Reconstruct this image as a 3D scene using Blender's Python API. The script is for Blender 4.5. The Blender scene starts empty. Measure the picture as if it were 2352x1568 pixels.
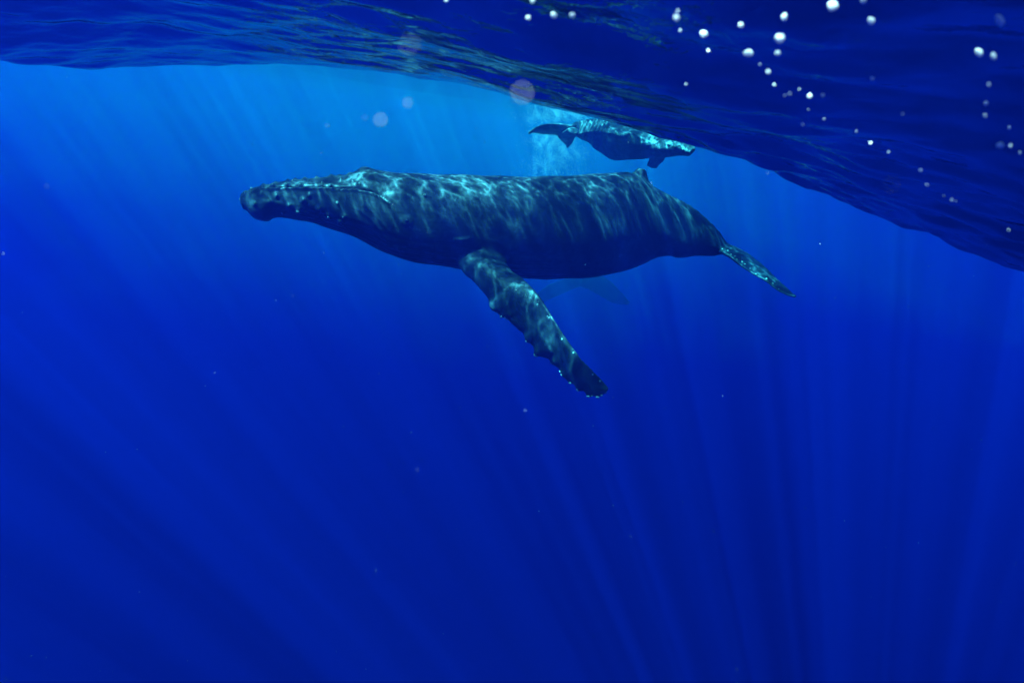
import bpy, math, random
import numpy as np
from mathutils import Vector, Matrix

sc = bpy.context.scene
col = sc.collection
random.seed(7)
rng = np.random.default_rng(11)

# ------------------------------------------------------------------ camera
FPX, CX, CY = 1401.0, 1176.0, 784.0            # focal length and centre on a 2352 x 1568 grid
CAM = np.array((0.0, 0.0, -1.25))              # mean sea level is z = 0
PITCH, ROLL = math.radians(19.0), math.radians(9.0)
F = np.array((0, math.cos(PITCH), -math.sin(PITCH)))
U0 = np.array((0, math.sin(PITCH), math.cos(PITCH)))
R0 = np.array((1.0, 0, 0))
R = math.cos(ROLL) * R0 + math.sin(ROLL) * U0
U = -math.sin(ROLL) * R0 + math.cos(ROLL) * U0
cam_data = bpy.data.cameras.new('camera')
cam = bpy.data.objects.new('camera', cam_data)
col.objects.link(cam)
m = Matrix.Identity(4)
for i in range(3):
    m[i][0], m[i][1], m[i][2], m[i][3] = R[i], U[i], -F[i], CAM[i]
cam.matrix_world = m
cam_data.sensor_width = 36.0
cam_data.lens = 18.0 / (CX / FPX)
cam_data.clip_start, cam_data.clip_end = 0.02, 2000
cam_data.dof.use_dof = True
cam_data.dof.focus_distance = 10.5
cam_data.dof.aperture_fstop = 2.0
sc.camera = cam

# ------------------------------------------------------------------ sky, sun, exposure
TO_SUN = Vector((-0.43, -0.30, 0.85)).normalized()
world = bpy.data.worlds.new('World')
sc.world = world
world.use_nodes = True
wn = world.node_tree.nodes
wn.clear()
sky = wn.new('ShaderNodeTexSky')
sky.sky_type = 'NISHITA'
sky.sun_disc = False
sky.sun_elevation = math.asin(TO_SUN.z)
sky.sun_rotation = math.atan2(TO_SUN.x, TO_SUN.y)
bg = wn.new('ShaderNodeBackground')
bg.inputs['Strength'].default_value = 0.05
wo = wn.new('ShaderNodeOutputWorld')
world.node_tree.links.new(sky.outputs[0], bg.inputs[0])
world.node_tree.links.new(bg.outputs[0], wo.inputs[0])
sun_data = bpy.data.lights.new('sun', 'SUN')
sun_data.energy = 5.0
sun_data.angle = math.radians(0.5)
sun_data.color = (1.0, 0.95, 0.88)
sun = bpy.data.objects.new('sun', sun_data)
sun.rotation_euler = TO_SUN.to_track_quat('Z', 'Y').to_euler()
col.objects.link(sun)
vs = sc.view_settings
vs.view_transform, vs.look, vs.gamma, vs.use_curve_mapping = 'Standard', 'None', 1.0, False
vs.exposure = 4.6
cy = sc.cycles
cy.use_denoising = True
cy.max_bounces = 4
cy.diffuse_bounces = 1
cy.glossy_bounces = 2
cy.transmission_bounces = 2
cy.volume_bounces = 0
cy.transparent_max_bounces = 24
cy.sample_clamp_indirect = 4.0
cy.caustics_reflective = False

# ------------------------------------------------------------------ helpers
def at(px, py, depth):
    """point seen at a place of the 2352-wide grid, depth metres along the view axis"""
    px, py, depth = (np.asarray(v, float) for v in (px, py, depth))
    d = F + ((px - CX) / FPX)[..., None] * R + ((CY - py) / FPX)[..., None] * U
    return CAM + d * depth[..., None]

def link(name, mesh, mat=None, parent=None):
    o = bpy.data.objects.new(name, mesh)
    col.objects.link(o)
    if mat is not None and not mesh.materials:
        mesh.materials.append(mat)
    if parent is not None:
        o.parent = parent
    return o

def tag(o, label=None, cat=None, group=None, kind=None):
    for k, v in (('label', label), ('category', cat), ('group', group), ('kind', kind)):
        if v:
            o[k] = v
    return o

def mesh_np(name, verts, faces, smooth=True):
    me = bpy.data.meshes.new(name)
    me.from_pydata(np.asarray(verts).tolist(), [], [list(map(int, f)) for f in faces])
    me.update()
    if smooth:
        me.polygons.foreach_set('use_smooth', [True] * len(me.polygons))
    return me

def grid_faces(nu, nv, wrap_v, base=0, cap=True):
    fs = []
    for i in range(nu - 1):
        for j in range(nv if wrap_v else nv - 1):
            k = (j + 1) % nv
            fs.append((base + i * nv + j, base + i * nv + k, base + (i + 1) * nv + k, base + (i + 1) * nv + j))
    if cap:
        fs.append([base + j for j in range(nv)][::-1])
        fs.append([base + (nu - 1) * nv + j for j in range(nv)])
    return fs

def smooth_interp(x, xp, yp):
    """monotone-ish smooth interpolation through table points (pchip slopes)"""
    xp, yp = np.asarray(xp, float), np.asarray(yp, float)
    h = np.diff(xp); dl = np.diff(yp) / h
    s = np.zeros_like(yp)
    for i in range(1, len(xp) - 1):
        if dl[i - 1] * dl[i] > 0:
            w1, w2 = 2 * h[i] + h[i - 1], h[i] + 2 * h[i - 1]
            s[i] = (w1 + w2) / (w1 / dl[i - 1] + w2 / dl[i])
    s[0], s[-1] = dl[0], dl[-1]
    i = np.clip(np.searchsorted(xp, x) - 1, 0, len(h) - 1)
    t = np.clip((x - xp[i]) / h[i], 0, 1)
    return ((1 + 2 * t) * (1 - t) ** 2 * yp[i] + t * (1 - t) ** 2 * h[i] * s[i]
            + t * t * (3 - 2 * t) * yp[i + 1] + t * t * (t - 1) * h[i] * s[i + 1])

def poly_dist(x, y, pts):
    """distance to a polyline and side of it (positive to the right going along it, y down)"""
    best = np.full(x.shape, 1e9); side = np.zeros(x.shape)
    for (ax, ay), (bx, by) in zip(pts[:-1], pts[1:]):
        ex, ey = bx - ax, by - ay
        t = np.clip(((x - ax) * ex + (y - ay) * ey) / (ex * ex + ey * ey), 0, 1)
        dx, dy = x - ax - t * ex, y - ay - t * ey
        d = np.hypot(dx, dy)
        u = d < best
        best = np.where(u, d, best)
        side = np.where(u, np.sign(ex * dy - ey * dx), side)
    return best, side

def ss(a, b, x):
    t = np.clip((x - a) / (b - a), 0, 1)
    return t * t * (3 - 2 * t)

class Nodes:
    def __init__(self, name):
        self.mat = bpy.data.materials.new(name)
        self.mat.use_nodes = True
        self.t = self.mat.node_tree
        self.t.nodes.clear()
        self.out = self.t.nodes.new('ShaderNodeOutputMaterial')
    def n(self, kind, **kw):
        nd = self.t.nodes.new('ShaderNode' + kind)
        for k, v in kw.items():
            if hasattr(nd, k) and k not in nd.inputs:
                setattr(nd, k, v)
            else:
                nd.inputs[k.replace('_', ' ')].default_value = v
        return nd
    def l(self, a, b):
        self.t.links.new(a, b)
    def ramp(self, src, stops, interp='EASE'):
        r = self.t.nodes.new('ShaderNodeValToRGB')
        r.color_ramp.interpolation = interp
        el = r.color_ramp.elements
        while len(el) < len(stops):
            el.new(0.5)
        for e, (p, c) in zip(el, stops):
            e.position = p
            e.color = (c, c, c, 1) if isinstance(c, (int, float)) else (*c, 1)
        self.l(src, r.inputs[0])
        return r.outputs[0]
    def noise(self, coord, scale, detail=3, rough=0.55, dist=0.0, stretch=None):
        if stretch:
            mp = self.n('Mapping'); mp.inputs['Scale'].default_value = stretch[0]
            mp.inputs['Rotation'].default_value = stretch[1]
            self.l(coord, mp.inputs[0]); coord = mp.outputs[0]
        t = self.n('TexNoise')
        for k, v in (('Scale', scale), ('Detail', detail), ('Roughness', rough), ('Distortion', dist)):
            t.inputs[k].default_value = v
        self.l(coord, t.inputs['Vector'])
        return t.outputs[0]
    def math(self, op, a, b=None):
        nd = self.n('Math', operation=op)
        for i, v in enumerate((a, b)):
            if v is None: continue
            if isinstance(v, (int, float)): nd.inputs[i].default_value = v
            else: self.l(v, nd.inputs[i])
        return nd.outputs[0]

# ------------------------------------------------------------------ materials
def mat_sea_surface():
    k = Nodes('sea_surface')
    geo = k.n('NewGeometry')
    pos = geo.outputs['Position']
    # painted caustics: a noise and cell pattern in the transparent colour imitates wave focusing
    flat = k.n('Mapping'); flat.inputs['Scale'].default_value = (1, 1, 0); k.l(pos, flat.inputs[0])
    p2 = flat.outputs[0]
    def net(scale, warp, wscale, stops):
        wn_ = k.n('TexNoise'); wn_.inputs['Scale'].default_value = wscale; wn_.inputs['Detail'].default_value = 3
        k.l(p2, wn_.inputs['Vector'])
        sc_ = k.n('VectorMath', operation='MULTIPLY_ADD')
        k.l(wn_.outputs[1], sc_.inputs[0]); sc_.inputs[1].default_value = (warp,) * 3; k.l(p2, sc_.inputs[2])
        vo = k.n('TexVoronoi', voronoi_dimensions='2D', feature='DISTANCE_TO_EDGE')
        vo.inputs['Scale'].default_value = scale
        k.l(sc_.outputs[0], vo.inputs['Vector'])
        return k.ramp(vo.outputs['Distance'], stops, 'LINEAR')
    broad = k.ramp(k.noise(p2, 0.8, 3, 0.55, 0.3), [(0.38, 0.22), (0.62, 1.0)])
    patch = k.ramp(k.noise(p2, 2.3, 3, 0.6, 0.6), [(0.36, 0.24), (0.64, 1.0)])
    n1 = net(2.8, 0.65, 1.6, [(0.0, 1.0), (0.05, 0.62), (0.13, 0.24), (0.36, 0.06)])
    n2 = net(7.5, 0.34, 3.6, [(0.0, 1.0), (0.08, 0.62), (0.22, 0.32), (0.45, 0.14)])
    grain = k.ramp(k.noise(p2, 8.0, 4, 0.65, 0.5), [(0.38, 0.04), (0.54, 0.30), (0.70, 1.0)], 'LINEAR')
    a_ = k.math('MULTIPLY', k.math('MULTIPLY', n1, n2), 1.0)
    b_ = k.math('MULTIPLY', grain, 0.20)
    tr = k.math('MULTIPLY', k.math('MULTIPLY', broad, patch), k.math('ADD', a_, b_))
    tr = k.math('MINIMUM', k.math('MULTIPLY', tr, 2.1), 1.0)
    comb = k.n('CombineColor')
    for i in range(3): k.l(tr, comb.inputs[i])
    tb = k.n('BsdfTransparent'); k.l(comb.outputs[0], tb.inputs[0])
    gl = k.n('BsdfGlossy'); gl.inputs['Roughness'].default_value = 0.03
    gl.inputs['Color'].default_value = (0.68, 0.70, 0.72, 1)
    bump = k.n('Bump'); bump.inputs['Strength'].default_value = 0.35; bump.inputs['Distance'].default_value = 0.02
    k.l(k.noise(pos, 9.0, 3, 0.55, 0.6), bump.inputs['Height'])
    k.l(bump.outputs[0], gl.inputs['Normal'])
    fr = k.n('Fresnel'); fr.inputs['IOR'].default_value = 1.333
    mx = k.n('MixShader')
    k.l(fr.outputs[0], mx.inputs[0]); k.l(tb.outputs[0], mx.inputs[1]); k.l(gl.outputs[0], mx.inputs[2])
    k.l(mx.outputs[0], k.out.inputs['Surface'])
    return k.mat

def mat_water_body(name, dens, ss, sa, g):
    k = Nodes(name)
    pv = k.n('VolumePrincipled')
    c = [s / dens for s in ss]
    a = [(1 - (sa[i] / dens) / (1 - c[i])) ** 2 for i in range(3)]
    pv.inputs['Color'].default_value = (*c, 1)
    pv.inputs['Density'].default_value = dens
    pv.inputs['Absorption Color'].default_value = (*a, 1)
    pv.inputs['Anisotropy'].default_value = g
    k.l(pv.outputs[0], k.out.inputs['Volume'])
    return k.mat

def mat_skin(name, dark, light, amount=0.5, scale=1.0):
    k = Nodes(name)
    tc = k.n('TexCoord'); co = tc.outputs['Object']
    big = k.noise(co, 1.3 * scale, 5, 0.6, 0.5)
    blot = k.noise(co, 6.0 * scale, 5, 0.65, 0.8)
    scr = k.noise(co, 9.0 * scale, 4, 0.6, 0.3, ((0.35, 1, 3.0), (0, 0.5, 0.2)))
    f = k.math('ADD', k.math('MULTIPLY', big, 0.5), k.math('ADD', k.math('MULTIPLY', blot, 0.32), k.math('MULTIPLY', scr, 0.22)))
    f = k.ramp(f, [(0.47, 0.0), (0.62, amount), (0.75, 1.0)])
    mixc = k.n('Mix', data_type='RGBA')
    k.l(f, mixc.inputs[0])
    mixc.inputs[6].default_value = (*dark, 1); mixc.inputs[7].default_value = (*light, 1)
    fin = k.n('Attribute'); fin.attribute_name = 'fin'
    dk = k.n('Mix', data_type='RGBA', blend_type='MULTIPLY')
    k.l(fin.outputs['Fac'], dk.inputs[0]); k.l(mixc.outputs[2], dk.inputs[6])
    dk.inputs[7].default_value = (0.42, 0.46, 0.50, 1)
    bs = k.n('BsdfPrincipled')
    k.l(dk.outputs[2], bs.inputs['Base Color'])
    bs.inputs['Roughness'].default_value = 0.42
    bs.inputs['Specular IOR Level'].default_value = 0.22
    bump = k.n('Bump'); bump.inputs['Strength'].default_value = 0.5; bump.inputs['Distance'].default_value = 0.02
    k.l(k.math('ADD', blot, k.math('MULTIPLY', k.noise(co, 25 * scale, 3, 0.6), 0.4)), bump.inputs['Height'])
    k.l(bump.outputs[0], bs.inputs['Normal'])
    k.l(bs.outputs[0], k.out.inputs['Surface'])
    return k.mat

def mat_plain(name, c, rough=0.5, spec=0.4, var=0.25, scale=40):
    k = Nodes(name)
    tc = k.n('TexCoord')
    nz = k.noise(tc.outputs['Object'], scale, 3)
    mixc = k.n('Mix', data_type='RGBA')
    k.l(nz, mixc.inputs[0])
    mixc.inputs[6].default_value = (*[v * (1 - var) for v in c], 1)
    mixc.inputs[7].default_value = (*[min(1, v * (1 + var)) for v in c], 1)
    bs = k.n('BsdfPrincipled')
    k.l(mixc.outputs[2], bs.inputs['Base Color'])
    bs.inputs['Roughness'].default_value = rough
    bs.inputs['Specular IOR Level'].default_value = spec
    k.l(bs.outputs[0], k.out.inputs['Surface'])
    return k.mat

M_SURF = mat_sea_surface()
M_WATER = mat_water_body('water_body', 0.22, (0.0002, 0.0008, 0.0125), (0.1850, 0.0330, 0.0095), 0.22)
M_LAYER = mat_water_body('glow_water', 0.02, (0.0011, 0.0045, 0.0010), (0, 0, 0), 0.15)  # scattering for the added volumes that lighten the far water
M_SKIN = mat_skin('whale_skin', (0.023, 0.027, 0.031), (0.26, 0.28, 0.28), 0.12)
M_CALF = mat_skin('calf_skin', (0.075, 0.085, 0.088), (0.32, 0.34, 0.33), 0.4, 2.0)
M_EYE = mat_plain('eye_dark', (0.012, 0.012, 0.014), 0.08, 0.6)
M_BARN = mat_plain('barnacle_shell', (0.36, 0.35, 0.33), 0.7, 0.3)
def mat_bubble():
    k = Nodes('bubble_white')
    tc = k.n('TexCoord')
    c = k.n('Mix', data_type='RGBA')
    k.l(k.noise(tc.outputs['Object'], 2.5, 3), c.inputs[0])
    c.inputs[6].default_value = (0.90, 0.76, 0.70, 1); c.inputs[7].default_value = (0.97, 0.92, 0.89, 1)
    bs = k.n('BsdfPrincipled')
    k.l(c.outputs[2], bs.inputs['Base Color'])
    bs.inputs['Roughness'].default_value = 0.3
    bs.inputs['Subsurface Weight'].default_value = 1.0
    bs.inputs['Subsurface Radius'].default_value = (1, 1, 1)
    bs.inputs['Subsurface Scale'].default_value = 0.02
    k.l(bs.outputs[0], k.out.inputs['Surface'])
    return k.mat
M_BUB = mat_bubble()
M_FOAM = mat_plain('fine_foam', (0.85, 0.85, 0.84), 0.8, 0.2, 0.1)
M_SNOW = mat_plain('drifting_specks', (0.5, 0.5, 0.48), 0.8, 0.2, 0.2)

# ------------------------------------------------------------------ water surface
def axis(lo, hi, fine, far, n_far):
    core = np.arange(lo, hi + 1e-6, fine)
    g = (np.geomspace(1, 1 + far / fine / 3, n_far + 1) - 1)[1:]
    g = g / g[-1] * far
    return np.concatenate(((lo - g)[::-1], core, hi + g))

def surface_height(X, Y):
    """sea level seen from the camera: a trough of a swell hangs down a few metres ahead"""
    px = CX + (X / np.maximum(Y, 0.5)) * FPX * 0.93        # only used to shape the swell across x at the trough
    Xt = X
    # trough depth relative to camera level, along x at about y = 5
    xs = [-30, -9, -4.6, -3.6, -2.4, -0.9, 0.0, 0.6, 1.2, 1.6, 2.4, 3.3, 4.6, 8, 30]
    zs = [0.3, -0.1, -0.10, 0.07, 0.25, 0.29, 0.215, 0.165, 0.12, 0.09, -0.075, -0.275, -0.53, -0.8, 0.2]
    zt = smooth_interp(Xt, xs, zs)
    yt = 5.0 - 0.04 * X
    dy = Y - yt
    far = 1 - np.exp(-(np.maximum(dy, 0) / 6.0) ** 2)
    near = 1 - np.exp(-(np.maximum(-dy, 0) / 3.6) ** 2)
    rel = zt + far * (1.45 - zt) + near * (0.92 - zt)
    z = rel + CAM[2]
    # far from the trough: plain swell about sea level
    r = np.hypot(X, Y)
    w = np.clip((r - 16) / 20, 0, 1)
    z = z * (1 - w) + w * (0.25 + 0.3 * np.sin(0.21 * X + 0.5) * np.cos(0.17 * Y))
    # ripples
    rr = np.random.default_rng(5)
    fade = np.exp(-np.maximum(r - 10, 0) / 12)
    chop = 0.5 + 0.5 * np.tanh(1.2 * np.sin(0.9 * X + 0.6 * Y + 1.9) + 0.6 * np.sin(1.7 * Y - 0.7 * X)) 
    chop = (0.45 + 0.75 * chop) * (1 + 1.0 * ss(0.3, 2.6, X)) * (0.62 + 0.46 * ss(-2.2, -0.4, X))
    acc = np.zeros_like(X)
    for i in range(46):
        lam = 0.16 * (2.2 / 0.16) ** rr.random()
        th = rr.normal(1.35, 0.55)
        k = 2 * math.pi / lam
        ph = rr.random() * 6.28
        warp = 0.25 * np.sin(0.8 * X * math.sin(th) + 1.1 * Y * math.cos(th) + ph)
        s = np.sin(k * (X * math.cos(th) + Y * math.sin(th)) + ph + warp * 3)
        slope = 0.026 if lam > 0.5 else 0.028
        acc += slope / k * (s - 0.35 * np.cos(2 * (k * (X * math.cos(th) + Y * math.sin(th)) + ph + warp * 3))) * (chop if lam < 0.9 else 1)
    return z + acc * fade

def build_surface():
    xs = axis(-7.5, 7.5, 0.03, 260, 60)
    ys = axis(1.2, 8.2, 0.028, 260, 60)
    X, Y = np.meshgrid(xs, ys, indexing='ij')
    Z = surface_height(X, Y)
    v = np.stack((X, Y, Z), -1).reshape(-1, 3)
    nx, ny = len(xs), len(ys)
    I, J = np.meshgrid(np.arange(nx - 1), np.arange(ny - 1), indexing='ij')
    a = (I * ny + J).ravel()
    f = np.stack((a, a + ny, a + ny + 1, a + 1), 1)
    me = bpy.data.meshes.new('water_surface')
    me.vertices.add(len(v)); me.vertices.foreach_set('co', v.ravel())
    me.loops.add(f.size); me.loops.foreach_set('vertex_index', f.ravel())
    me.polygons.add(len(f)); me.polygons.foreach_set('loop_start', np.arange(0, f.size, 4))
    me.polygons.foreach_set('use_smooth', np.ones(len(f), bool))
    me.update(calc_edges=True); me.validate()
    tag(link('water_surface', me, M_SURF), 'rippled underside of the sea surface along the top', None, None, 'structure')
build_surface()

def build_haze():
    lo, hi = (-250, -250, -140), (250, 250, 1.6)
    v = [(x, y, z) for x in (lo[0], hi[0]) for y in (lo[1], hi[1]) for z in (lo[2], hi[2])]
    f = [(0, 1, 3, 2), (4, 6, 7, 5), (0, 4, 5, 1), (2, 3, 7, 6), (0, 2, 6, 4), (1, 5, 7, 3)]
    for yf, zb, xr, xl, lab in ((13.2, -4.2, 12.0, -40.0, 'thin upper'), (15.5, -6.4, 7.5, -24.0, 'middle'), (18.5, -9.0, 4.5, -16.0, 'deep')):  # added boxes, nested to shape a soft pale glow behind the whales
        me = mesh_np('glow_layer', [(xr if x > 0 else xl, yf if y < 0 else y * 0.98 - yf * 0.1, zb if z < -100 else 1.55 - yf * 0.006) for x, y, z in v], f, False)
        tag(link('glow_layer', me, M_LAYER), f'{lab} added volume that brightens the water behind the whales', None, None, 'stuff')
    tag(link('haze', mesh_np('haze', v, f, False), M_WATER), 'deep blue sea water filling the whole view', None, None, 'stuff')
build_haze()

# ------------------------------------------------------------------ whales
def remesh(verts, faces, voxel, smooth_iter=2, smooth_fac=0.4):
    tmp = bpy.data.objects.new('tmp', mesh_np('tmp', verts, faces))
    col.objects.link(tmp)
    md = tmp.modifiers.new('r', 'REMESH'); md.mode = 'VOXEL'; md.voxel_size = voxel; md.use_smooth_shade = True
    ms = tmp.modifiers.new('s', 'SMOOTH'); ms.factor = smooth_fac; ms.iterations = smooth_iter
    dg = bpy.context.evaluated_depsgraph_get()
    me = bpy.data.meshes.new_from_object(tmp.evaluated_get(dg))
    old = tmp.data
    bpy.data.objects.remove(tmp); bpy.data.meshes.remove(old)
    me.polygons.foreach_set('use_smooth', [True] * len(me.polygons))
    return me

class Parts:
    def __init__(self): self.v, self.f = [], []
    def add(self, v, f):
        b = sum(len(a) for a in self.v)
        self.v.append(v); self.f += [tuple(b + i for i in q) for q in f]
    def get(self): return np.concatenate(self.v), self.f

def loft_body(P, px0, px1, n, m, top, bot, depth, width, shape=None, disp=None, lat=None):
    """top, bot: outline tables; depth, width: tables of depth and of half width over half height"""
    t = (1 - np.cos(np.linspace(0.02, 1, n) * math.pi * 0.98)) / 2
    x = px0 + (px1 - px0) * (0.35 * t + 0.65 * np.linspace(0.002, 0.998, n))
    yt, yb = smooth_interp(x, *zip(*top)), smooth_interp(x, *zip(*bot))
    D = smooth_interp(x, *zip(*depth))
    W = smooth_interp(x, *zip(*width))
    pt, pb = at(x, yt, D), at(x, yb, D)
    mid = (pt + pb) / 2
    up = (pt - pb) / 2
    hh = np.linalg.norm(up, axis=1)
    ax = np.gradient(mid, axis=0); ax /= np.linalg.norm(ax, axis=1)[:, None]
    la = CAM - mid; la /= np.linalg.norm(la, axis=1)[:, None]
    la = np.repeat(la[n // 2][None], n, 0) * 0.35 + la * 0.65; la /= np.linalg.norm(la, axis=1)[:, None]
    up = up - la * np.sum(up * la, axis=1)[:, None]
    u = up / np.linalg.norm(up, axis=1)[:, None]
    ph = np.linspace(0, 2 * math.pi, m, endpoint=False)
    c, s = np.cos(ph)[None, :], np.sin(ph)[None, :]
    w = np.abs(s) * np.sign(s) if shape is None else shape(x[:, None], c, s)
    pos = mid[:, None] + up[:, None] * c[..., None] + la[:, None] * (hh * W)[:, None, None] * w[..., None]
    if disp is not None:
        nrm = u[:, None] * c[..., None] + la[:, None] * s[..., None]
        X = np.broadcast_to(x[:, None], c.shape if False else (n, m))
        Y = (yt + yb)[:, None] / 2 - (yb - yt)[:, None] / 2 * c
        pos = pos + nrm * disp(X, Y, np.broadcast_to(c, (n, m)), np.broadcast_to(s, (n, m)))[..., None]
    P.add(pos.reshape(-1, 3), grid_faces(n, m, True))
    return dict(x=x, mid=mid, up=up, la=la, hh=hh, W=W, yt=yt, yb=yb)

def surf_point(B, px, py, out=0.0):
    """point of the viewer-side skin that shows at px, py"""
    i = int(np.argmin(abs(B['x'] - px)))
    c = ((B['yt'][i] + B['yb'][i]) / 2 - py) / ((B['yb'][i] - B['yt'][i]) / 2)
    c = max(-0.99, min(0.99, c)); s = math.sqrt(1 - c * c)
    n = B['up'][i] / B['hh'][i] * c + B['la'][i] * s
    return B['mid'][i] + B['up'][i] * c + B['la'][i] * B['hh'][i] * B['W'][i] * s + n * out, n

def blade(P, lead, trail, d_lead, d_trail, thick, n=90, m=28, knobs=()):
    """a fin between a leading and a trailing edge; the edges carry their own depths"""
    lead, trail = np.array(lead, float), np.array(trail, float)
    def sample(p):
        d = np.concatenate(([0], np.cumsum(np.hypot(*np.diff(p, axis=0).T)))); d /= d[-1]
        t = np.linspace(0, 1, n)
        return np.interp(t, d, p[:, 0]), np.interp(t, d, p[:, 1])
    t = np.linspace(0, 1, n)
    dl = np.interp(t, np.linspace(0, 1, len(d_lead)), d_lead)
    dt = np.interp(t, np.linspace(0, 1, len(d_trail)), d_trail)
    L, T = at(*sample(lead), dl), at(*sample(trail), dt)
    for A in (L, T):                                             # soften the corners of the trace
        for _ in range(1):
            A[1:-1] = 0.25 * A[:-2] + 0.5 * A[1:-1] + 0.25 * A[2:]
    for t0, h in knobs:                                          # knobs grown into the leading edge
        d = L - T; d /= np.linalg.norm(d, axis=1)[:, None] + 1e-6
        L += d * (h * np.exp(-((t - t0) / 0.013) ** 2))[:, None]
    span = np.gradient((L + T) / 2, axis=0)
    ch = T - L
    nr = np.cross(span, ch); nr /= np.linalg.norm(nr, axis=1)[:, None] + 1e-9
    if np.dot(nr[n // 3], -F) < 0: nr = -nr
    th = np.interp(t, np.linspace(0, 1, len(thick)), thick)
    ph = np.linspace(0, 2 * math.pi, m, endpoint=False)
    f = (1 - np.cos(ph)) / 2
    prof = np.sin(ph) * np.where(f < 0.5, 1.0, 1.0 - 0.55 * (f - 0.5) * 2 * 0.9)
    pos = L[:, None] + ch[:, None] * f[None, :, None] + nr[:, None] * (th[:, None] * prof[None, :])[..., None]
    P.add(pos.reshape(-1, 3), grid_faces(n, m, True))
    return dict(L=L, T=T, nr=nr, th=th, n=n)

def blend(me, spots, iters=30):
    """melt the joints between fins and trunk"""
    n = len(me.vertices)
    co = np.empty(n * 3); me.vertices.foreach_get('co', co); co = co.reshape(-1, 3)
    ed = np.empty(len(me.edges) * 2, int); me.edges.foreach_get('vertices', ed); ed = ed.reshape(-1, 2)
    w = np.zeros(n)
    for c, r in spots:
        w = np.maximum(w, 1 - ss(0.5, 1.0, np.linalg.norm(co - c, axis=1) / r))
    use = (w[ed[:, 0]] > 0) | (w[ed[:, 1]] > 0)
    e = ed[use]
    deg = np.bincount(e.ravel(), minlength=n).astype(float); deg[deg == 0] = 1
    for _ in range(iters):
        acc = np.zeros_like(co)
        for k in range(3):
            acc[:, k] = np.bincount(e[:, 0], co[e[:, 1], k], n) + np.bincount(e[:, 1], co[e[:, 0], k], n)
        co += (w * 0.7)[:, None] * np.where((w > 0)[:, None], acc / deg[:, None] - co, 0)
    me.vertices.foreach_set('co', co.ravel()); me.update()

def finish(P, voxel, name, mat, root_loc, label, cat, it=2, spots=()):
    v, f = P.get()
    root = bpy.data.objects.new(name, None); col.objects.link(root)
    root.location = root_loc; root.empty_display_size = 0.5
    me = remesh(v - np.array(root_loc), f, voxel, it)
    if spots:
        blend(me, [(np.array(c) - np.array(root_loc), r) for c, r in spots])
    me.name = 'body'; me.materials.clear()
    link('body', me, mat, root)
    tag(root, label, cat)
    return root

def place(name, me, mat, parent, loc, normal, scale, spin=0.0):
    o = link(name, me, mat, parent)
    q = Vector(normal).to_track_quat('Z', 'Y')
    o.matrix_local = Matrix.LocRotScale(Vector(loc) - parent.location, q @ Matrix.Rotation(spin, 3, 'Z').to_quaternion(), Vector(scale))
    return o

def eye_mesh():
    v, f = [], []
    n, m_ = 8, 14
    for i in range(n):
        a = 0.02 + i / (n - 1) * math.pi * 0.5
        for j in range(m_):
            b = 2 * math.pi * j / m_
            v.append((math.sin(a) * math.cos(b), math.sin(a) * math.sin(b), math.cos(a) * 0.7))
    return mesh_np('eye', v, grid_faces(n, m_, True))

def barnacle_mesh():
    prof = [(1.0, -0.3), (0.98, 0.1), (0.78, 0.6), (0.60, 0.66), (0.46, 0.45), (0.40, 0.0)]
    m_ = 10; v = []
    for r, z in prof:
        for j in range(m_):
            b = 2 * math.pi * j / m_
            q = r * (1 + 0.06 * (-1) ** j)
            v.append((q * math.cos(b), q * math.sin(b), z))
    return mesh_np('barnacle', v, grid_faces(len(prof), m_, True, cap=False))

EYE, BARN = eye_mesh(), barnacle_mesh()

def C1(p): return [(522.7 + 0.2778 * x, 359.3 + 0.2778 * y) for x, y in p]   # head study
def C3(p): return [(996.3 + 0.2604 * x, 522.7 + 0.2604 * y) for x, y in p]   # flipper study
def C2(p): return [(1012.7 + 0.3611 * x, 359.3 + 0.3611 * y) for x, y in p]  # tail study
def C4(p): return [(1176.0 + 0.2083 * x, 228.7 + 0.2083 * y) for x, y in p]  # calf study

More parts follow.
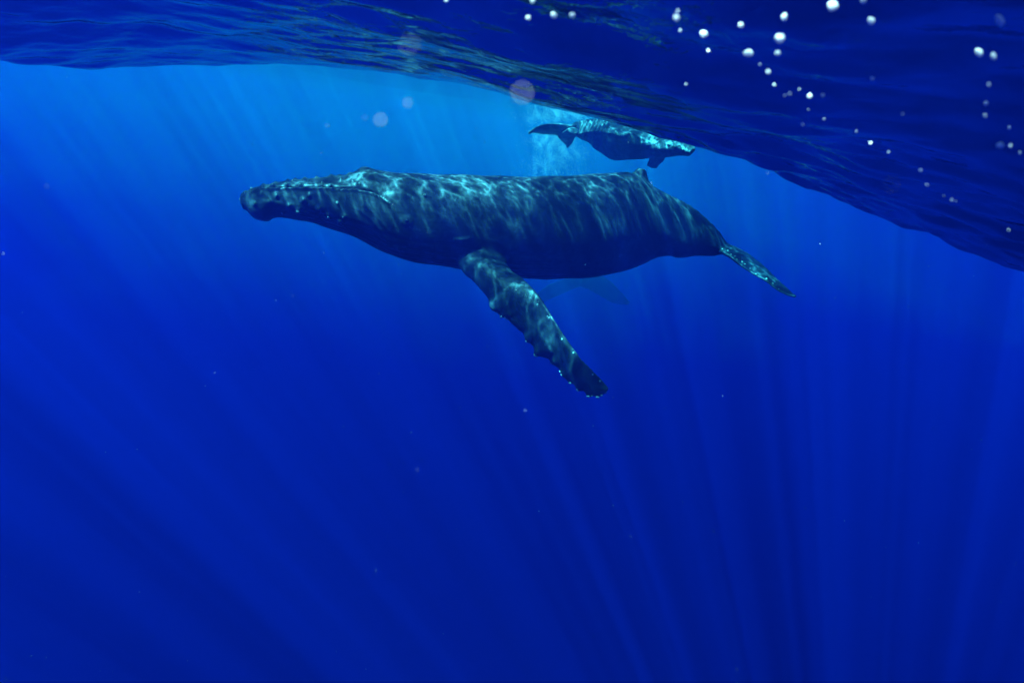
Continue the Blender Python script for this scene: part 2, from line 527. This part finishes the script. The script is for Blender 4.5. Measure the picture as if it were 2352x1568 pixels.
def build_adult():
    P = Parts()
    top = [(551, 455), (556, 447), (566, 440), (580, 433), (610, 424), (640, 418), (700, 412), (760, 407), (790, 404), (812, 398), (835, 391),
           (850, 391), (880, 394), (980, 401), (1100, 405), (1200, 407), (1300, 406), (1380, 401), (1435, 397), (1455, 402),
           (1480, 416), (1500, 428), (1540, 452), (1600, 487), (1640, 524), (1672, 560)]
    bot = [(551, 462), (556, 472), (566, 481), (576, 494), (586, 503), (600, 508), (612, 510), (626, 503), (642, 500), (690, 506), (750, 522), (820, 548),
           (880, 580), (920, 596), (960, 605), (1050, 617), (1120, 632), (1180, 641), (1250, 643), (1310, 641), (1370, 637), (1430, 625),
           (1480, 608), (1515, 592), (1540, 588), (1558, 592), (1575, 591), (1600, 588), (1640, 587), (1672, 580)]
    depth = [(551, 9.6), (900, 10.2), (1250, 11.3), (1672, 13.3)]
    width = [(551, 1.25), (600, 1.2), (700, 1.25), (820, 1.02), (950, 0.92), (1100, 0.92), (1300, 0.88), (1480, 0.74), (1600, 0.6), (1672, 0.8)]
    mouth = C1([(120, 330), (180, 305), (300, 285), (430, 277), (560, 274), (760, 277), (950, 285), (1080, 288), (1190, 307), (1280, 340), (1350, 395), (1385, 460), (1410, 505)])
    tub = C1([(205, 320), (300, 325), (370, 380), (525, 405), (650, 365), (780, 432), (390, 250), (620, 240), (700, 208), (800, 222), (950, 195),
              (1050, 220), (1110, 240), (245, 395), (480, 460), (600, 455), (980, 495), (850, 495), (940, 535), (300, 262), (505, 245), (430, 330), (700, 330), (870, 250),
              (150, 310), (120, 345), (128, 380), (140, 410), (300, 225), (400, 205), (500, 195), (560, 188), (640, 185), (740, 182), (860, 162), (930, 150), (1010, 140)])
    folds = [C3([(360, 236), (430, 215), (490, 225), (556, 236)]), C3([(540, 105), (600, 125), (640, 155), (662, 178), (600, 205), (556, 236)]),
             C3([(440, 180), (510, 195), (556, 225)]), C3([(700, 155), (725, 185)]), C3([(190, 98), (260, 95), (330, 84)]),
             C1([(1115, 445), (1200, 510), (1280, 600), (1340, 700), (1400, 740), (1520, 770)]), C1([(1160, 410), (1240, 480), (1310, 560), (1350, 610)]),
             C1([(1190, 660), (1290, 720), (1370, 740)])]
    eye_at = C1([(1497, 532)])[0]
    def disp(X, Y, c, s):
        d = np.zeros(X.shape)
        dist, side = poly_dist(X, Y, mouth)
        fade = ss(556, 575, X) * (1 - ss(888, 914, X))
        low = side > 0
        d += fade * np.where(low, 0.040 * np.exp(-dist / 26.0) + 0.035 * np.exp(-(dist / 4.0) ** 2), -0.075 * np.exp(-(dist / 4.5) ** 2))
        for i, (tx, ty) in enumerate(tub):
            r = 4.2 + 1.6 * ((i * 37) % 10) / 10
            d += 0.040 * np.exp(-(((X - tx) ** 2 + (Y - ty) ** 2) / (r * r)))
        for k, fl in enumerate(folds):
            q, _ = poly_dist(X, Y, fl)
            d += 0.034 * np.exp(-(q / 2.4) ** 2) * (0.5 if k > 4 else 1)
        q = np.hypot((X - eye_at[0]) / 1.5, Y - eye_at[1])
        d += 0.030 * np.exp(-(q / 8) ** 2) + 0.012 * np.exp(-((q - 8) / 1.8) ** 2)
        ang = np.arccos(np.clip(c, -1, 1))
        pl = ss(1.85, 2.15, ang) * ss(630, 720, X) * (1 - ss(1220, 1340, X))
        d -= pl * 0.026 * np.maximum(0, np.cos(ang * 30)) ** 2
        # blowhole ridge and small unevenness of the back
        d += 0.05 * np.exp(-((X - 838) / 18) ** 2 - (ang / 0.25) ** 2)
        d += 0.012 * np.sin(X * 0.043 + 3 * c) * np.sin(X * 0.021 + 5 * s + 1)
        # keel of the tail stock
        d += ss(1500, 1580, X) * 0.03 * np.exp(-(ang / 0.3) ** 2) * (1 + 0.25 * np.sin(X * 0.35))
        return d
    B = loft_body(P, 551, 1672, 520, 200, top, bot, depth, width, None, disp)
    # near flipper
    lead = C3([(225, 190), (195, 240), (205, 310), (262, 390), (330, 455), (400, 530), (470, 610), (490, 645), (492, 700), (515, 732), (560, 752), (650, 800), (690, 845),
               (720, 870), (775, 905), (800, 935), (808, 980), (850, 1010), (884, 1050), (892, 1100), (930, 1130), (975, 1142), (1010, 1148), (1035, 1170),
               (1060, 1205), (1110, 1240), (1138, 1275), (1140, 1318), (1180, 1342), (1215, 1352), (1242, 1385), (1256, 1415), (1300, 1426), (1330, 1440), (1345, 1468), (1385, 1480),
               (1425, 1482), (1480, 1476), (1520, 1450), (1543, 1420)])
    trail = C3([(640, 190), (640, 250), (655, 330), (700, 385), (760, 425), (820, 480), (900, 560), (950, 625), (990, 690), (1050, 790), (1095, 865), (1135, 925), (1160, 960), (1200, 1020),
                (1250, 1090), (1300, 1160), (1370, 1225), (1420, 1275), (1475, 1330), (1510, 1370), (1543, 1415)])
    NB = blade(P, lead, trail, [10.4, 10.1, 10.0, 9.9, 9.8, 9.7, 9.55, 9.4, 9.25], [10.7, 10.05, 9.62, 9.38, 9.25, 9.18, 9.15, 9.15, 9.25], [0.24, 0.20, 0.15, 0.12, 0.10, 0.085, 0.07, 0.055, 0.03], n=170,
               knobs=((0.375, 0.05), (0.47, 0.03), (0.53, 0.04), (0.60, 0.06), (0.68, 0.04), (0.74, 0.05), (0.80, 0.06), (0.855, 0.05), (0.905, 0.045), (0.945, 0.04)))
    # flipper of the far side, hidden behind the body
    mid_d = 12.2
    blade(P, [(1075, 560), (1120, 590), (1190, 610), (1260, 612)], [(1160, 540), (1200, 565), (1240, 590), (1262, 610)], [mid_d, 12.9, 13.6], [mid_d, 12.9, 13.6], [0.18, 0.14, 0.1, 0.04], n=50)
    # dorsal fin
    blade(P, [(1395, 420), (1438, 405), (1454, 397), (1461, 391), (1468, 387)], [(1512, 444), (1498, 426), (1489, 413), (1486, 400), (1481, 389)], [12.1] * 3, [12.3] * 3, [0.20, 0.15, 0.11, 0.09, 0.07], n=40)
    # flukes
    lo = C2([(1700, 600), (1770, 604), (1830, 632), (1900, 690), (1950, 724), (2000, 757), (2040, 776), (2080, 802), (2120, 836), (2160, 862), (2220, 888), (2258, 893)])
    hi = C2([(1745, 520), (1800, 546), (1840, 562), (1900, 588), (1960, 620), (2000, 652), (2050, 690), (2100, 740), (2150, 790), (2220, 852), (2258, 890)])
    FB = blade(P, lo, hi, [13.2, 12.9, 12.5, 12.1, 11.9], [13.5, 13.6, 13.2, 12.6, 11.95], [0.14, 0.10, 0.075, 0.06, 0.05, 0.04, 0.03])
    blade(P, lo[:9], hi[:9], [13.4, 13.8, 14.3, 14.7], [13.6, 14.3, 14.8, 14.8], [0.14, 0.10, 0.07, 0.05, 0.035])
    base = tuple(float(a) for a in B['mid'][len(B['x']) // 2] - np.array((0, 0, B['hh'].max())))
    root = finish(P, 0.016, 'humpback_whale', M_SKIN, base, 'large dark adult whale with knobbly head and long flipper hanging below', 'whale',
                  spots=[(at(1165, 600, 10.1), 0.5), (at(1150, 575, 10.2), 0.35), (at(1668, 565, 13.3), 0.4)])
    me = root.children[0].data                       # the flipper and flukes are of darker skin
    co = np.empty(len(me.vertices) * 3); me.vertices.foreach_get('co', co); co = co.reshape(-1, 3) + np.array(base)
    w = np.zeros(len(co))
    for E, i0 in ((NB, 22), (FB, 18)):
        for i in range(i0, E['n'], 6):
            c = (E['L'][i] + E['T'][i]) / 2
            r = np.linalg.norm(E['L'][i] - E['T'][i]) * 0.5 + 0.1
            w = np.maximum(w, 1 - ss(0.9, 1.3, np.linalg.norm(co - c, axis=1) / r))
    at_ = me.attributes.new('fin', 'FLOAT', 'POINT'); at_.data.foreach_set('value', w.astype(np.float32))
    p, nrm = surf_point(B, *eye_at, out=0.045)
    place('eye', EYE, M_EYE, root, p, nrm, (0.035, 0.03, 0.035))
    # barnacles on the flipper edges, chin and tail
    def on_edge(E, key, t, inset, jit, size, tilt=0.6):
        i = min(E['n'] - 2, max(1, int(t * (E['n'] - 1))))
        other = E['T'] if key == 'L' else E['L']
        ch = other[i] - E[key][i]
        f = inset + jit * random.uniform(0, 1)
        pos = E[key][i] + ch * f
        nr = E['nr'][i] * 1.0 - ch / (np.linalg.norm(ch) + 1e-6) * tilt
        nr = nr / np.linalg.norm(nr)
        ph = math.acos(max(-1, min(1, 1 - 2 * f)))
        if key == 'L': pos = pos + E['nr'][i] * E['th'][i] * math.sin(ph) * 0.98
        else: pos = pos + E['nr'][i] * E['th'][i] * math.sin(ph) * 0.55
        s = size * random.uniform(0.75, 1.25)
        place('barnacle', BARN, M_BARN, root, pos, nr, (s, s, s * 0.9), random.uniform(0, 6))
    for t0, cnt, sp in ((0.38, 6, 0.02), (0.535, 3, 0.008), (0.605, 4, 0.012), (0.685, 1, 0.01), (0.745, 2, 0.01), (0.805, 4, 0.012), (0.86, 3, 0.01), (0.91, 3, 0.012), (0.95, 4, 0.014), (0.985, 3, 0.008)):
        for _ in range(cnt):
            on_edge(NB, 'L', t0 + random.uniform(-sp, sp), 0.015, 0.07, 0.016)
    for t0 in (0.375, 0.385, 0.47, 0.485, 0.62, 0.72, 0.88, 0.93):
        on_edge(NB, 'T', t0, 0.06, 0.06, 0.014, 0.2)
    for t0 in (0.13, 0.18, 0.23, 0.27, 0.31, 0.36, 0.40, 0.47, 0.55, 0.66, 0.74, 0.82):
        on_edge(FB, 'L', t0, 0.03, 0.10, 0.016, 0.2)
    for cx, cy_ in C1([(930, 385), (1642, 337), (470, 462), (980, 497), (850, 497), (115, 355), (205, 275)]):
        p, nrm = surf_point(B, cx, cy_, out=0.02)
        place('barnacle', BARN, M_BARN, root, p, nrm, (0.02, 0.02, 0.018), random.uniform(0, 6))
    return root

def build_calf():
    P = Parts()
    top = C4([(600, 330), (640, 290), (700, 252), (800, 228), (900, 216), (1050, 226), (1250, 262), (1500, 332), (1700, 392), (1900, 452), (1980, 490), (2026, 535)])
    bot = C4([(600, 420), (640, 425), (700, 408), (760, 440), (850, 482), (900, 540), (980, 590), (1090, 664), (1150, 675), (1280, 667), (1420, 660), (1520, 650),
              (1700, 640), (1850, 622), (1910, 622), (1945, 628), (1980, 598), (2012, 572), (2026, 545)])
    depth = [(1300, 15.6), (1450, 15.0), (1599, 14.4)]
    width = [(1300, 0.9), (1340, 0.85), (1420, 0.9), (1520, 0.9), (1599, 1.1)]
    ridge = C4([(600, 445), (640, 425), (680, 395), (720, 376), (790, 362), (860, 355), (930, 355), (1000, 362), (1100, 382), (1180, 405), (1240, 408), (1290, 382), (1340, 385), (1400, 420), (1460, 450)])
    folds = [C4([(1440, 475), (1520, 465), (1590, 400)]), C4([(1450, 490), (1540, 475), (1620, 425)]), C4([(1480, 505), (1560, 490), (1640, 450)]), C4([(1500, 430), (1540, 400), (1580, 415)])]
    tub = C4([(1640 + 38 * i + (i * 53 % 17), 445 + 17 * i + (i * 71) % 50 - 28) for i in range(10)] + [(1700 + 36 * i, 500 + 12 * i + (i * 31) % 30 - 15) for i in range(8)] + [(1560 + 50 * i, 392 + 14 * i) for i in range(8)])
    def disp(X, Y, c, s):
        d = np.zeros(X.shape)
        q, side = poly_dist(X, Y, ridge)
        front = s > 0
        d += np.where(front, 0.03 * np.exp(-q / 4.0) + 0.03 * np.exp(-q / 1.8), 0)
        x0 = (X - 1176) / 0.2083; y0 = (Y - 228.7) / 0.2083
        wr = np.where(front & (side < 0), 1, 0.25) * ss(620, 700, x0) * (1 - ss(1010, 1100, x0))
        d += wr * 0.034 * np.sin(x0 * 0.155 + 1.6 * np.sin(y0 * 0.02) + y0 * 0.03) * front
        for f in folds:
            k, _ = poly_dist(X, Y, f); d += 0.022 * np.exp(-(k / 1.6) ** 2) * front
        for tx, ty in tub:
            d += 0.035 * np.exp(-((X - tx) ** 2 + (Y - ty) ** 2) / 7.0)
        return d
    brd = C4([(600, 440), (680, 395), (860, 355), (1000, 362), (1180, 405), (1320, 430), (1460, 475), (1560, 520), (1750, 530), (1900, 552), (2026, 545)])
    def shape(x, c, s):
        yt, yb, yr = (smooth_interp(x, *zip(*tb)) for tb in (top, bot, brd))
        cr = np.clip(((yt + yb) / 2 - yr) / ((yb - yt) / 2), -0.5, 0.6)
        f = np.where(c > cr, (c - cr) / (1 - cr), (cr - c) / (1 + cr))
        return np.where(s > 0, 1 - np.clip(f, 0, 1) ** 1.9, s)
    loft_body(P, 1301, 1598, 260, 160, top, bot, depth, width, shape, disp)
    blade(P, C4([(720, 270), (650, 288), (560, 270), (430, 264), (320, 280), (240, 320), (180, 372)]), C4([(640, 430), (560, 430), (480, 392), (400, 388), (330, 384), (240, 366), (182, 374)]),
          [15.2, 15.2, 15.4, 15.8], [15.7, 15.9, 16.1, 15.9], [0.09, 0.07, 0.055, 0.045, 0.035])
    blade(P, C4([(740, 350), (696, 392), (692, 430), (672, 475), (650, 502), (628, 522), (612, 532)]), C4([(600, 330), (520, 390), (500, 412), (548, 462), (575, 482), (598, 496), (608, 530)]),
          [15.1, 15.45, 15.8, 16.0], [15.1, 15.5, 15.9, 16.1], [0.09, 0.07, 0.055, 0.045, 0.035])
    blade(P, C4([(1540, 590), (1518, 650), (1500, 690), (1486, 728), (1520, 748), (1560, 752), (1592, 750)]), C4([(1720, 590), (1690, 640), (1676, 678), (1640, 700), (1622, 720), (1610, 738), (1594, 750)]),
          [14.75, 15.0, 15.4], [14.75, 15.05, 15.4], [0.10, 0.07, 0.05, 0.03], n=50)
    base = tuple(float(a) for a in at(1455, 365, 15.0))
    root = finish(P, 0.018, 'whale_calf', M_CALF, base, 'small pale whale calf tucked just under the water surface, tail to the left', 'whale')
    return root

def build_far_whale():
    """a third whale far behind, end on; only its two drooping flippers show under the adult"""
    P = Parts()
    D = 50.0
    n, m_ = 40, 40
    t = np.linspace(0, 1, n)
    c0 = at(1330, 588, D)
    fwd = np.array((0.15, 1.0, 0.0)); fwd /= np.linalg.norm(fwd)
    la = np.cross(fwd, (0, 0, 1)); upv = np.array((0, 0, 1.0))
    rad = 1.4 * np.interp(t, [0, .05, .2, .4, .6, .85, 1], [.25, .6, .95, 1.05, .9, .4, .2])
    ph = np.linspace(0, 2 * math.pi, m_, endpoint=False)
    pos = (c0 + fwd * (t[:, None] - 0.25) * 9)[:, None] + rad[:, None, None] * (la * np.cos(ph)[:, None] + upv * np.sin(ph)[:, None])[None]
    P.add(pos.reshape(-1, 3), grid_faces(n, m_, True))
    blade(P, [(1345, 600), (1300, 640), (1262, 652), (1222, 682), (1208, 698)], [(1345, 655), (1320, 662), (1288, 676), (1250, 694), (1212, 702)], [D - 0.6] * 3, [D + 1.2] * 3, [.2, .16, .1, .06], n=60)
    blade(P, [(1330, 600), (1380, 630), (1408, 650), (1432, 676), (1446, 694)], [(1325, 655), (1352, 664), (1378, 680), (1406, 696), (1440, 700)], [D - 0.6] * 3, [D + 1.2] * 3, [.2, .16, .1, .06], n=60)
    tail = at(1330, 600, D)
    return finish(P, 0.05, 'distant_whale', M_SKIN, tuple(float(a) for a in c0), 'faint far whale behind the adult, only its drooping flippers showing beneath the belly', 'whale')

build_adult()
build_calf()
build_far_whale()

# ------------------------------------------------------------------ bubbles, specks
def ico(sub):
    import bmesh
    bm = bmesh.new(); bmesh.ops.create_icosphere(bm, subdivisions=sub, radius=1.0)
    v = np.array([q.co[:] for q in bm.verts]); f = [[w.index for w in q.verts] for q in bm.faces]
    bm.free(); return v, f
IV, IF = ico(3)
def bubble_mesh(a, b, c):
    w = 1 + 0.09 * np.sin(IV[:, :1] * 2.6 + a) * np.cos(IV[:, 1:2] * 3.1 + b) + 0.05 * np.sin(IV[:, 1:2] * 4.5 + c)
    return mesh_np('bubble', IV * w, IF)
BUBBLES = [bubble_mesh(1.3 * q, 2.1 * q + 1, 0.7 * q) for q in range(6)]
# place on the studied crop (x, y, radius, elongation, tilt)
bub = [(1580, 25, 25, 1.15, 30), (1703, 3, 17, 1.2, 40), (1735, 85, 17, 1.3, 60), (1385, 70, 17, 1.4, 80), (1367, 155, 24, 1.1, 60), (1358, 215, 14, 1.15, 20),
       (1240, 215, 20, 1.35, 15), (1060, 138, 17, 1.25, 25), (1210, 102, 13, 1.1, 20), (950, 73, 15, 1.15, 10), (955, 47, 8, 1.2, 90), (965, 124, 8, 1, 0), (1078, 204, 6, 1, 0),
       (1287, 260, 6, 1, 0), (1320, 290, 9, 1.2, 30), (1345, 342, 8, 1, 0), (1387, 385, 5, 1, 0), (1407, 378, 6, 1, 0), (1445, 360, 4, 1, 0), (1487, 387, 10, 1.1, 70),
       (1540, 385, 8, 1.1, 50), (1482, 442, 4, 1, 0), (1545, 480, 5, 1, 0), (1460, 502, 3, 1, 0), (1675, 530, 5, 1.2, 60), (1733, 576, 6, 1, 0), (1806, 613, 5, 1, 0), (1935, 686, 6, 1.2, 30),
       (1960, 745, 3.5, 1, 0), (2028, 790, 4, 1, 0), (2060, 806, 5.5, 1.2, 20), (2078, 811, 4, 1, 0), (2290, 928, 4, 1.4, 80), (1740, 318, 8, 1.3, 70), (1862, 460, 4, 1.3, 80),
       (2255, 85, 19, 2.0, 62), (2170, 212, 16, 1.7, 65), (2228, 228, 13, 1.8, 62), (2210, 342, 6, 1.8, 75), (2198, 418, 10, 1.3, 60), (2195, 467, 7, 1.6, 75), (2292, 515, 7, 1.6, 75),
       (2255, 587, 17, 1.15, 40), (2297, 588, 6, 1.7, 80), (2335, 616, 6, 1.5, 80), (988, 340, 6, 1, 0), (352, 72, 12, 1.2, 0), (455, 62, 16, 1.2, 25), (530, 62, 13, 1.2, 10), (370, 4, 12, 1.1, 0), (22, 3, 10, 1.1, 0)]
NTH = ('first second third fourth fifth sixth seventh eighth ninth tenth eleventh twelfth thirteenth fourteenth fifteenth sixteenth '
       'seventeenth eighteenth nineteenth twentieth twenty-first twenty-second twenty-third twenty-fourth '
       'twenty-fifth twenty-sixth twenty-seventh twenty-eighth twenty-ninth thirtieth thirty-first thirty-second').split()
def cluster(b):
    x, y, r = b[:3]
    if x < 600: return 'row', 'in the short row above the calf', lambda b: b[0], 'from the left'
    if x > 2150: return 'edge', 'in the column down the right edge', lambda b: b[1], 'from the top'
    if r >= 12: return 'big', 'among the big ones over the ripples', lambda b: b[0], 'from the left'
    return 'string', 'in the diagonal string of small ones', lambda b: b[0] + b[1], 'from its upper left end'
bub.sort(key=lambda b: (cluster(b)[0], cluster(b)[2](b)))
rank = {}
for i, (x, y, r, el, tilt) in enumerate(bub):
    d = 1.15 + 0.5 * ((i * 0.618) % 1)
    px, py = 1012.7 + x * 0.5695, y * 0.5695
    o = link('bubble', BUBBLES[i % 6], M_BUB)
    rm = 0.7 * r * 0.5695 / FPX * d
    b = Matrix((R, U, -F)).transposed() @ Matrix.Rotation(-math.radians(tilt), 3, 'Z')
    o.matrix_world = Matrix.LocRotScale(Vector(at(px, py, d)), b.to_quaternion(), Vector((rm * el, rm, rm)))
    key, where, _, way = cluster(bub[i])
    rank[key] = rank.get(key, -1) + 1
    shape = 'oval' if el >= 1.3 else 'round'
    tag(o, f'{shape} white bubble {where}, {NTH[rank[key]]} {way}', 'bubble', 'white bubbles ' + where)

OV = np.array([(1, 0, 0), (-1, 0, 0), (0, 1, 0), (0, -1, 0), (0, 0, 1), (0, 0, -1)], float)
OF = [(0, 2, 4), (2, 1, 4), (1, 3, 4), (3, 0, 4), (2, 0, 5), (1, 2, 5), (3, 1, 5), (0, 3, 5)]
def scatter(name, pts, rad, mat, label):
    k = len(pts)
    v = (OV[None] * rad[:, None, None] * rng.uniform(0.7, 1.3, (k, 1, 3)) + pts[:, None]).reshape(-1, 3)
    f = (np.array(OF)[None] + 6 * np.arange(k)[:, None, None]).reshape(-1, 3)
    me = bpy.data.meshes.new(name)
    me.vertices.add(len(v)); me.vertices.foreach_set('co', v.ravel())
    me.loops.add(f.size); me.loops.foreach_set('vertex_index', f.ravel())
    me.polygons.add(len(f)); me.polygons.foreach_set('loop_start', np.arange(0, f.size, 3))
    me.polygons.foreach_set('use_smooth', np.ones(len(f), bool))
    me.update(calc_edges=True)
    return tag(link(name, me, mat), label, None, None, 'stuff')

n = 230
dep = rng.uniform(1.2, 8.5, n) ** 1.0
pts = at(rng.uniform(-60, 2412, n), rng.uniform(170, 1600, n) ** 1.0, dep)
keep = pts[:, 2] < surface_height(pts[:, 0], pts[:, 1]) - 0.05
near = [(1200, 215, 0.26, 0.9), (942, 105, 0.27, 0.8), (874, 276, 0.42, 0.8), (937, 238, 0.55, 0.9), (838, 270, 0.8, 0.6), (107, 428, 0.9, 0.7), (672, 678, 1.6, 0.35), (2048, 425, 0.34, 0.25), (752, 289, 1.1, 0.6)]
npt = np.array([at(a, b, c) for a, b, c, _ in near])
nrd = np.array([0.0013 * (c / 0.26) ** 0.35 * w_ for _, _, c, w_ in near])
scatter('marine_snow', np.concatenate((pts[keep], npt)), np.concatenate(((rng.uniform(0.3, 1.0, n) ** 2 * dep / FPX)[keep], nrd)), M_SNOW, 'tiny pale specks drifting in the water')

n = 60000
up_ = rng.random(n) < 0.45
py = np.where(up_, rng.normal(258, 14, n), 298 + abs(rng.normal(0, 60, n)))
sway = 9 * np.sin(py * 0.055 + 1) + 6 * np.sin(py * 0.13)
px = np.where(up_, rng.normal(1285, 38, n), rng.normal(1276, 1, n) + rng.normal(0, 1, n) * (24 + (py - 298) * 0.10)) + sway
clump = np.sin(px * 0.17 + 2 * np.sin(py * 0.06)) * np.sin(py * 0.11 + 1.5 * np.sin(px * 0.05))
ok_ = rng.random(n) < 0.62 + 0.38 * clump
cl = at(px, py, rng.normal(17.0, 0.5, n))[ok_]
n = len(cl)
keep = cl[:, 2] < surface_height(cl[:, 0], cl[:, 1]) - 0.03
scatter('bubble_cloud', cl[keep], rng.uniform(0.0022, 0.0048, n)[keep], M_FOAM, 'pale cloud of fine bubbles around the calf tail')
